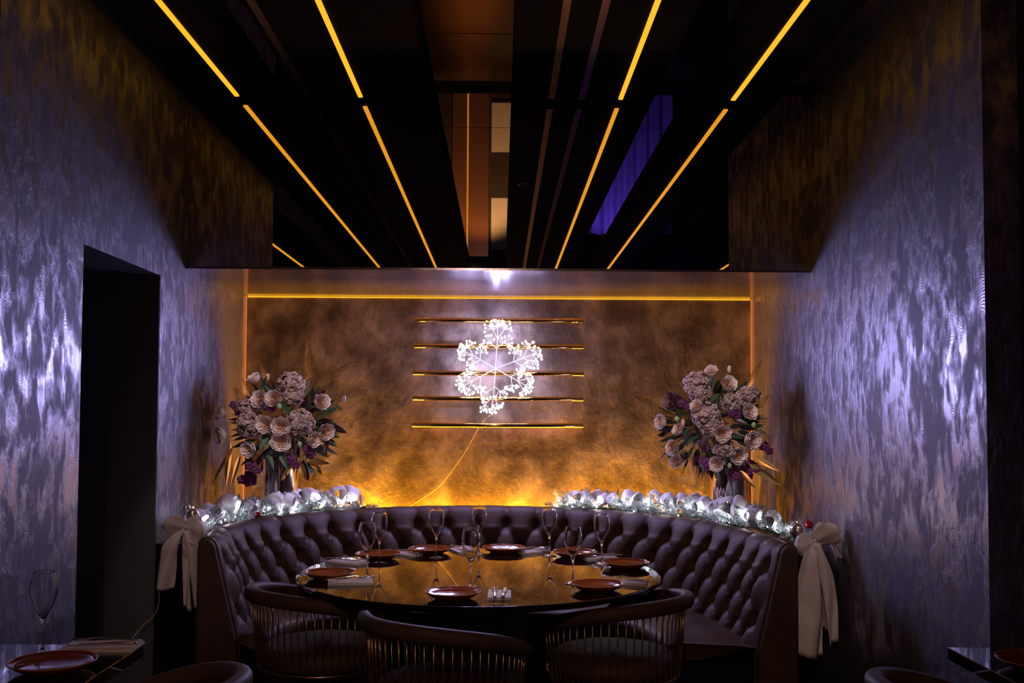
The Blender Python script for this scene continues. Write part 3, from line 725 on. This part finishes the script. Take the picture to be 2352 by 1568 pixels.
# ================================================================== GARLANDS
def sprig_mesh(seed):
    r_ = random.Random(seed); mb = MB(); mb.tube([(0,0,0), (0,0,.10)], [.004,.002], 5)
    for k in range(85):
        t = .1 if k < 0 else .012+.09*k/85; a = k*2.4; b = math.radians(r_.uniform(38,62)) if k < 78 else .3
        dv = Vector((math.sin(b)*math.cos(a), math.sin(b)*math.sin(a), math.cos(b))); L = r_.uniform(.024,.036); sd = dv.orthogonal().normalized()*.0014
        p = Vector((0,0,t)); n = len(mb.v); mb.v += [tuple(p-sd), tuple(p+sd), tuple(p+dv*L+sd*.5), tuple(p+dv*L-sd*.5)]; mb.f.append((n,n+1,n+2,n+3))
    return mb.mesh('pine_sprig', 'pine')
SPRIG = [sprig_mesh(i) for i in range(3)]
def loop_surface(mb, knot, d, perp, bul, L, w_, fat, n=22, m=5):
    def fn(u, v):
        s = math.sin(PI*u); q = w_*(.28+.72*math.sin(PI*(.06+.66*s))); k = 1+.10*math.sin(9*v+5*u)
        return knot + d*(L*(s**.85)*(1-.22*(2*v-1)**2)) + Vector((0,0,-.10*L*s*s)) + bul*(fat*math.sin(2*PI*u)) + perp*((v-.5)*q*k) + bul*(.10*w_*math.cos(PI*(v-.5)*2)*math.cos(PI*u))
    mb.grid(fn, n, m)
def puff_mesh(seed, m='ribbon'):
    r_ = random.Random(seed); mb = MB()
    for k in range(2):
        a = math.radians(55+70*k+r_.uniform(-15,15)); d = Vector((math.cos(a), 0, math.sin(a)))
        loop_surface(mb, Vector((0,0,0)), d, Vector((-.3*math.sin(a), .95, .3*math.cos(a))), Vector((-math.sin(a),0,math.cos(a))), r_.uniform(.075,.10), .075, .030)
    return mb.mesh('ribbon_loop', m, True)
PUFF = [puff_mesh(i) for i in range(4)]
BAUB = MB().sphere((0,0,0), .03, 20, 14).mesh('bauble', 'silver', True); CAP = MB().lathe([(0,.029), (.008,.029), (.008,.036), (.005,.037), (0,.037)], 12).mesh('bauble_cap', 'gold')
RBAUB = MB().sphere((0,0,0), .016, 16, 10).mesh('bauble', 'red', True)
FAIRY = MB().sphere((0,0,0), .0045, 8, 6).mesh('fairy_light', 'fairy', True)
def garland(lab, pts, nsp, baubs, lights, seed, puffs):
    r_ = random.Random(seed); gp, L = cr(pts, 120)
    root = empty('garland', gp[60]); tag(root, lab, 'garland', 'frosted garlands on the ledges'); g0 = gp[60]
    MB().tube([p-g0 for p in gp], .008, 6).build('garland_wire', 'green', root)
    for k in range(nsp):
        i = min(119, int((k+.5)/nsp*120)); p = gp[i]; t = (gp[i+1]-gp[i]).normalized(); n_ = Vector((t.y,-t.x,0)); a = r_.uniform(-.15,1.15)*PI
        dv = (n_*math.cos(a)*1.0 + Vector((0,0,max(.0,math.sin(a))*.9+.12)) + t*r_.uniform(-.7,.7)).normalized()
        inst('pine_sprig', r_.choice(SPRIG), root, p-g0+Vector((0,0,.005)), (dv.to_track_quat('Z','Y')).to_euler(), r_.uniform(.75,1.1))
    for (f, s, dz) in puffs:
        i = int(f*119); t = (gp[i+1]-gp[i]).normalized(); ang = math.atan2(t.y, t.x)
        inst('ribbon_loop', r_.choice(PUFF), root, gp[i]-g0+Vector((r_.uniform(-.02,.02), r_.uniform(-.02,.02), .01+dz)), (r_.uniform(-.4,.4), r_.uniform(-.3,.3), ang+r_.uniform(-.5,.5)), s*1.22)
    for (px, py, Y, red, s) in baubs:
        p = at_y(px, py, Y); o = inst('bauble', RBAUB if red else BAUB, root, p-g0, (r_.uniform(-.6,.6), r_.uniform(-.6,.6), 0), s)
        if not red: inst('bauble_cap', CAP, o)
    for k in range(lights):
        f = (k+.5)/lights; i = int(f*119); t = (gp[i+1]-gp[i]).normalized(); n_ = Vector((t.y,-t.x,0))
        p = gp[i]-g0 + n_*r_.uniform(-.02,.055) + Vector((0,0,r_.uniform(-.005,.05)))
        inst('fairy_light', FAIRY, root, p)
        if k % 3 != 1: lamp('fairy_glow', 'POINT', p+Vector((0,0,.022))+n_*.014, .20, (.84,.85,1.0), root, .006)
    return root
def off(i, d, z): p = path[i]-nrm[i]*d; return (p.x, p.y, z)
def at_path(cond): return [i for i in range(0, NP+1) if cond(path[i])]
il = at_path(lambda p: p.y > 4.85 and p.x < -.76); ir = at_path(lambda p: p.x > .31 and p.y > 4.85)
lpts = [(-1.49,4.78,.84)] + [off(i, .085, .872) for i in il[6::10]]
rpts = [off(i, .085, .875) for i in ir[0::10]] + [(1.44,4.80,.85)]
garland('frosted pine garland with white ribbon and lights along the left ledge', lpts, 110,
        [(428,1167,4.86,0,.75), (443,1182,4.74,0,1.05), (501,1172,5.1,0,.75), (807,1153,6.05,1,1.2), (592,1182,5.35,1,1.0), (600,1165,5.6,1,.9)], 26, 5,
        [(.03,.9,.02), (.12,1.0,0), (.2,1.0,.0), (.27,.9,0), (.36,1.25,.02), (.44,.9,0), (.52,1.0,0), (.6,1.1,0), (.68,1.15,.01), (.76,1.15,.02), (.83,1.1,.01), (.9,1.2,.02), (.95,.9,.02)])
garland('frosted pine garland with white ribbon and lights along the right ledge', rpts, 150,
        [(1832,1219,4.72,0,1.25), (1858,1204,4.80,1,1.25), (1756,1199,5.0,0,.5), (1629,1160,5.7,0,.45)], 34, 6,
        [(.08,.9,.01), (.16,1.0,.01), (.24,1.1,.01), (.33,1.1,.02), (.40,.9,.01), (.46,1.1,.02), (.53,1.2,.01), (.58,1.2,0), (.66,1.0,.02), (.72,1.25,.02), (.78,1.0,0), (.85,1.0,0), (.93,.9,0)])

# ================================================================== BOWS
def tail(parent, o0, pts, ws, seed, m='bow'):
    r_ = random.Random(seed); ph = r_.random()*6
    c, L = cr(pts, 26); n_ = len(c)-1
    def fn(u, v):
        p = c[min(n_, int(u*n_+.5))]; k = u*(len(ws)-1); i = min(len(ws)-2, int(k)); w_ = ws[i]+(ws[i+1]-ws[i])*(k-i)
        return p - o0 + Vector(((v-.5)*w_, -.016*math.sin(v*5+ph+u*3.5)*min(1,.3+u), .012*math.sin(v*3+ph)*(u > .96)))
    o = MB().grid(fn, 26, 10).build('tail', m, parent, smooth=True); o.modifiers.new('solidify', 'SOLIDIFY').thickness = .0012; return o
def bow(lab, kx, ky, Y, loops, tails):
    k0 = at_y(kx, ky, Y); root = empty('ribbon_bow', k0); tag(root, lab, 'bow', 'bows at the garland ends')
    MB().sphere((0,0,0), .018, 12, 8, (1.1,.7,1.0)).build('knot', 'bow', root, smooth=True)
    for (lx, ly, w_) in loops:
        d = at_y(lx, ly, Y)-k0; L = d.length; d.normalize(); d = (d+Vector((0,-.15,0))).normalized(); mb = MB()
        perp = Vector((0,-1,0)).cross(d).normalized()
        loop_surface(mb, Vector((0,0,0)), d, perp, Vector((0,-1,0)), L, w_, .028, 26, 8)
        o = mb.build('loop', 'bow', root, smooth=True); o.modifiers.new('solidify', 'SOLIDIFY').thickness = .0012
    S = Y/F
    for i, (pts, ws, dy) in enumerate(tails):
        tail(root, k0, [at_y(x, y, Y+dy-.02*(j > 0)) for j, (x, y) in enumerate(pts)], [w_*S for w_ in ws], i+kx)
    return root
bow('cream ribbon bow with long tails hanging from the left ledge', 424, 1212, 4.70, [(380,1192,.095), (476,1212,.12)],
    [([(418,1216), (392,1250), (385,1290), (379,1350)], [14,38,40,38], -.01), ([(430,1218), (447,1260), (458,1330), (476,1400)], [14,36,46,62], -.03), ([(428,1216), (428,1260), (429,1340), (430,1400)], [14,16,18,22], .03), ([(412,1248), (430,1245), (448,1250)], [10,12,10], -.012)])
bow('cream ribbon bow with long tails hanging from the right ledge', 1872, 1243, 4.68, [(1922,1200,.115), (1822,1252,.11)],
    [([(1868,1247), (1858,1290), (1856,1380), (1852,1508)], [18,50,62,52], -.02), ([(1876,1247), (1896,1310), (1908,1380), (1914,1478)], [14,34,32,18], -.03), ([(1872,1247), (1878,1330), (1880,1400), (1879,1506)], [12,14,24,22], .0), ([(1880,1250), (1894,1320), (1900,1390), (1897,1445)], [12,24,26,24], .02), ([(1905,1235), (1918,1262), (1925,1285)], [8,14,16], .03)])
cp, _ = cr([at_y(362,1348,4.72), at_y(366,1380,4.70), at_y(354,1412,4.69), at_y(335,1430,4.68), at_y(318,1448,4.66), at_y(300,1472,4.62)], 30)
o = MB().tube(cp, .0022, 6).build('garland_cable', 'cord', smooth=True); tag(o, 'thin cable trailing down beside the left doorway', 'cord')
